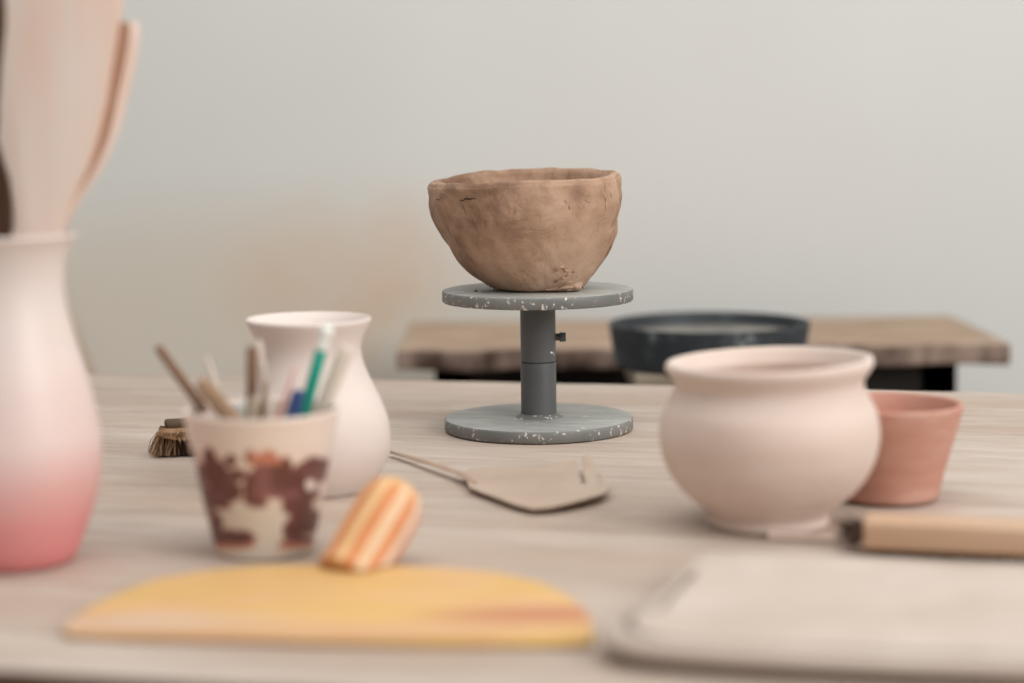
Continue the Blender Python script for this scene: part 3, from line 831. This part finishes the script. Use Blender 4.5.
# ------------------------------------------------------------------ bench, tub, stool, lath behind the table
BY = 3.12
fl, fr = atY(396, 345, BY), atY(1011, 349, BY)
BZt = (fl.z+fr.z)/2; bw = (fr.x-fl.x); bcx = (fl.x+fr.x)/2
print('bench z', BZt, 'w', bw)
bn = thing('low_bench', 'worn brown wooden bench with a dark frame standing against the wall', 'bench', (bcx, BY, 0), 0)
bm = bmesh.new(); box(bm, -bw/2, bw/2, 0, .42, BZt-.033, BZt, .005, 3)
bmesh.ops.subdivide_edges(bm, edges=[e for e in bm.edges if abs(e.verts[0].co.x-e.verts[1].co.x) > .5], cuts=120)
for v in bm.verts:
    if v.co.y < .012: v.co.y += .008*noise.noise((v.co.x*9, 0, 0)); v.co.z += .004*noise.noise((v.co.x*12, 3, v.co.z*20))
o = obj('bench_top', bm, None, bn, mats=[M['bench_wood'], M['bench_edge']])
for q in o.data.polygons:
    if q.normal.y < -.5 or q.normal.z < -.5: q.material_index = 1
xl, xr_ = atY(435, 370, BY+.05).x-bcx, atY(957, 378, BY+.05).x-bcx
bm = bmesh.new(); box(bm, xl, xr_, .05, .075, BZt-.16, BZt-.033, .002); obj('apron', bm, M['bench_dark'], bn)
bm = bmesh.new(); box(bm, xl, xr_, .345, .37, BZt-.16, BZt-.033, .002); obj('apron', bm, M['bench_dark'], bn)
bm = bmesh.new(); box(bm, xl+.005, xr_-.005, .08, .34, .16, .18, .002); obj('shelf', bm, M['bench_dark'], bn)
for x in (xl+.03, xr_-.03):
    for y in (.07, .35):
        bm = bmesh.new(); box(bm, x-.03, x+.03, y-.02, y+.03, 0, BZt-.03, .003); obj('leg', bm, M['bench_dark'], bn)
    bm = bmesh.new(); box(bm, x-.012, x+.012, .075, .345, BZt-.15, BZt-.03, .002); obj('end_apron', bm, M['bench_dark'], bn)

SY = 2.86
tp = atY(709, 322, SY); tb = atY(709, 376, SY)
tr = 100*px(SY)
st = thing('wooden_stool', 'pale wooden stool between the table and the bench, under the black tub', 'stool', (tp.x, SY, 0), 0)
sz = atY(709, 364, SY).z
bm = bmesh.new(); box(bm, -.115, .115, -.115, .115, sz-.03, sz, .004, 2); obj('seat', bm, M['stool'], st)
for sx in (-1, 1):
    for sy in (-1, 1):
        bm = bmesh.new(); tube(bm, (sx*.105, sy*.105, 0), (sx*.085, sy*.085, sz-.03), .014, .017, 16); obj('leg', bm, M['stool'], st, False)
    bm = bmesh.new(); tube(bm, (sx*.1, -.1, .2), (sx*.1, .1, .2), .009, .009, 12); obj('stretcher', bm, M['stool'], st)
th_ = tp.z - sz
prof = [(0, 0), (tr*.92, 0), (tr*.95, .003), (tr*.985, th_*.7), (tr*1.0, th_-.004), (tr*1.0, th_), (tr*.965, th_), (tr*.95, th_-.006), (tr*.86, .012), (tr*.5, .010), (0, .010)]
tb_ = thing('black_tub', 'black round clay-smeared tub standing on the stool before the bench', 'tub', (tp.x, SY, sz+.0004), 0)
bm = lathe(prof[:9], 96, None, False); bmesh.ops.remove_doubles(bm, verts=bm.verts, dist=1e-6)
smooth_angle(obj('tub_shell', bm, M['tub'], tb_), 40)
bm = lathe([(0, .0), (tr*.85, .0), (tr*.925, th_*.72-.002), (tr*.93, th_*.72), (tr*.5, th_*.72+.003), (0, th_*.72+.001)][2:], 64, None, False); bmesh.ops.remove_doubles(bm, verts=bm.verts, dist=1e-6)
o = obj('clay_slurry', bm, M['tub_in'], tb_, True)

# lath leaning on the wall behind the pink vase
q0 = atY(91, 382, WY-.06); q1 = atY(63, 318, WY-.05)
d = (q1-q0).normalized(); low = q0 + d*((0.012-q0.z)/d.z); high = q0 + d*.55
low.y = WY-.11; high.y = WY-.03
lt = thing('wooden_lath', 'thin tan wooden lath leaning against the wall behind the pink vase', 'lath', low, 0)
bm = bmesh.new(); dv = high-low; ql = dv.to_track_quat('Z', 'Y')
box(bm, -.028, .0, -.006, .006, 0, dv.length, .002)
for v in bm.verts: v.co = ql @ v.co
obj('lath_board', bm, M['lath'], lt)

# ------------------------------------------------------------------ light
w = bpy.data.worlds.new('world'); bpy.context.scene.world = w; w.use_nodes = True
bg = w.node_tree.nodes['Background']; bg.inputs[0].default_value = (1.0, 0.993, 0.985, 1); bg.inputs[1].default_value = .36
def area(name, loc, target, sx, sy, e, col=(1, 1, 1)):
    l = bpy.data.lights.new(name, 'AREA'); l.shape = 'RECTANGLE'; l.size = sx; l.size_y = sy; l.energy = e; l.color = col
    o = bpy.data.objects.new(name, l); C.objects.link(o); o.location = loc
    o.rotation_euler = (Vector(target)-Vector(loc)).to_track_quat('-Z', 'Y').to_euler(); return o
area('window_light', (3.0, -.6, 2.5), (0, 2.4, .9), 2.2, 1.8, 100, (1, .985, .965))
area('ceiling_light', (.3, 1.5, 3.0), (0, 2.7, .7), 3, 2, 46, (1, .99, .97))
vs = bpy.context.scene.view_settings
vs.view_transform = 'Standard'; vs.look = 'None'; vs.gamma = 1; vs.exposure = 0; vs.use_curve_mapping = False
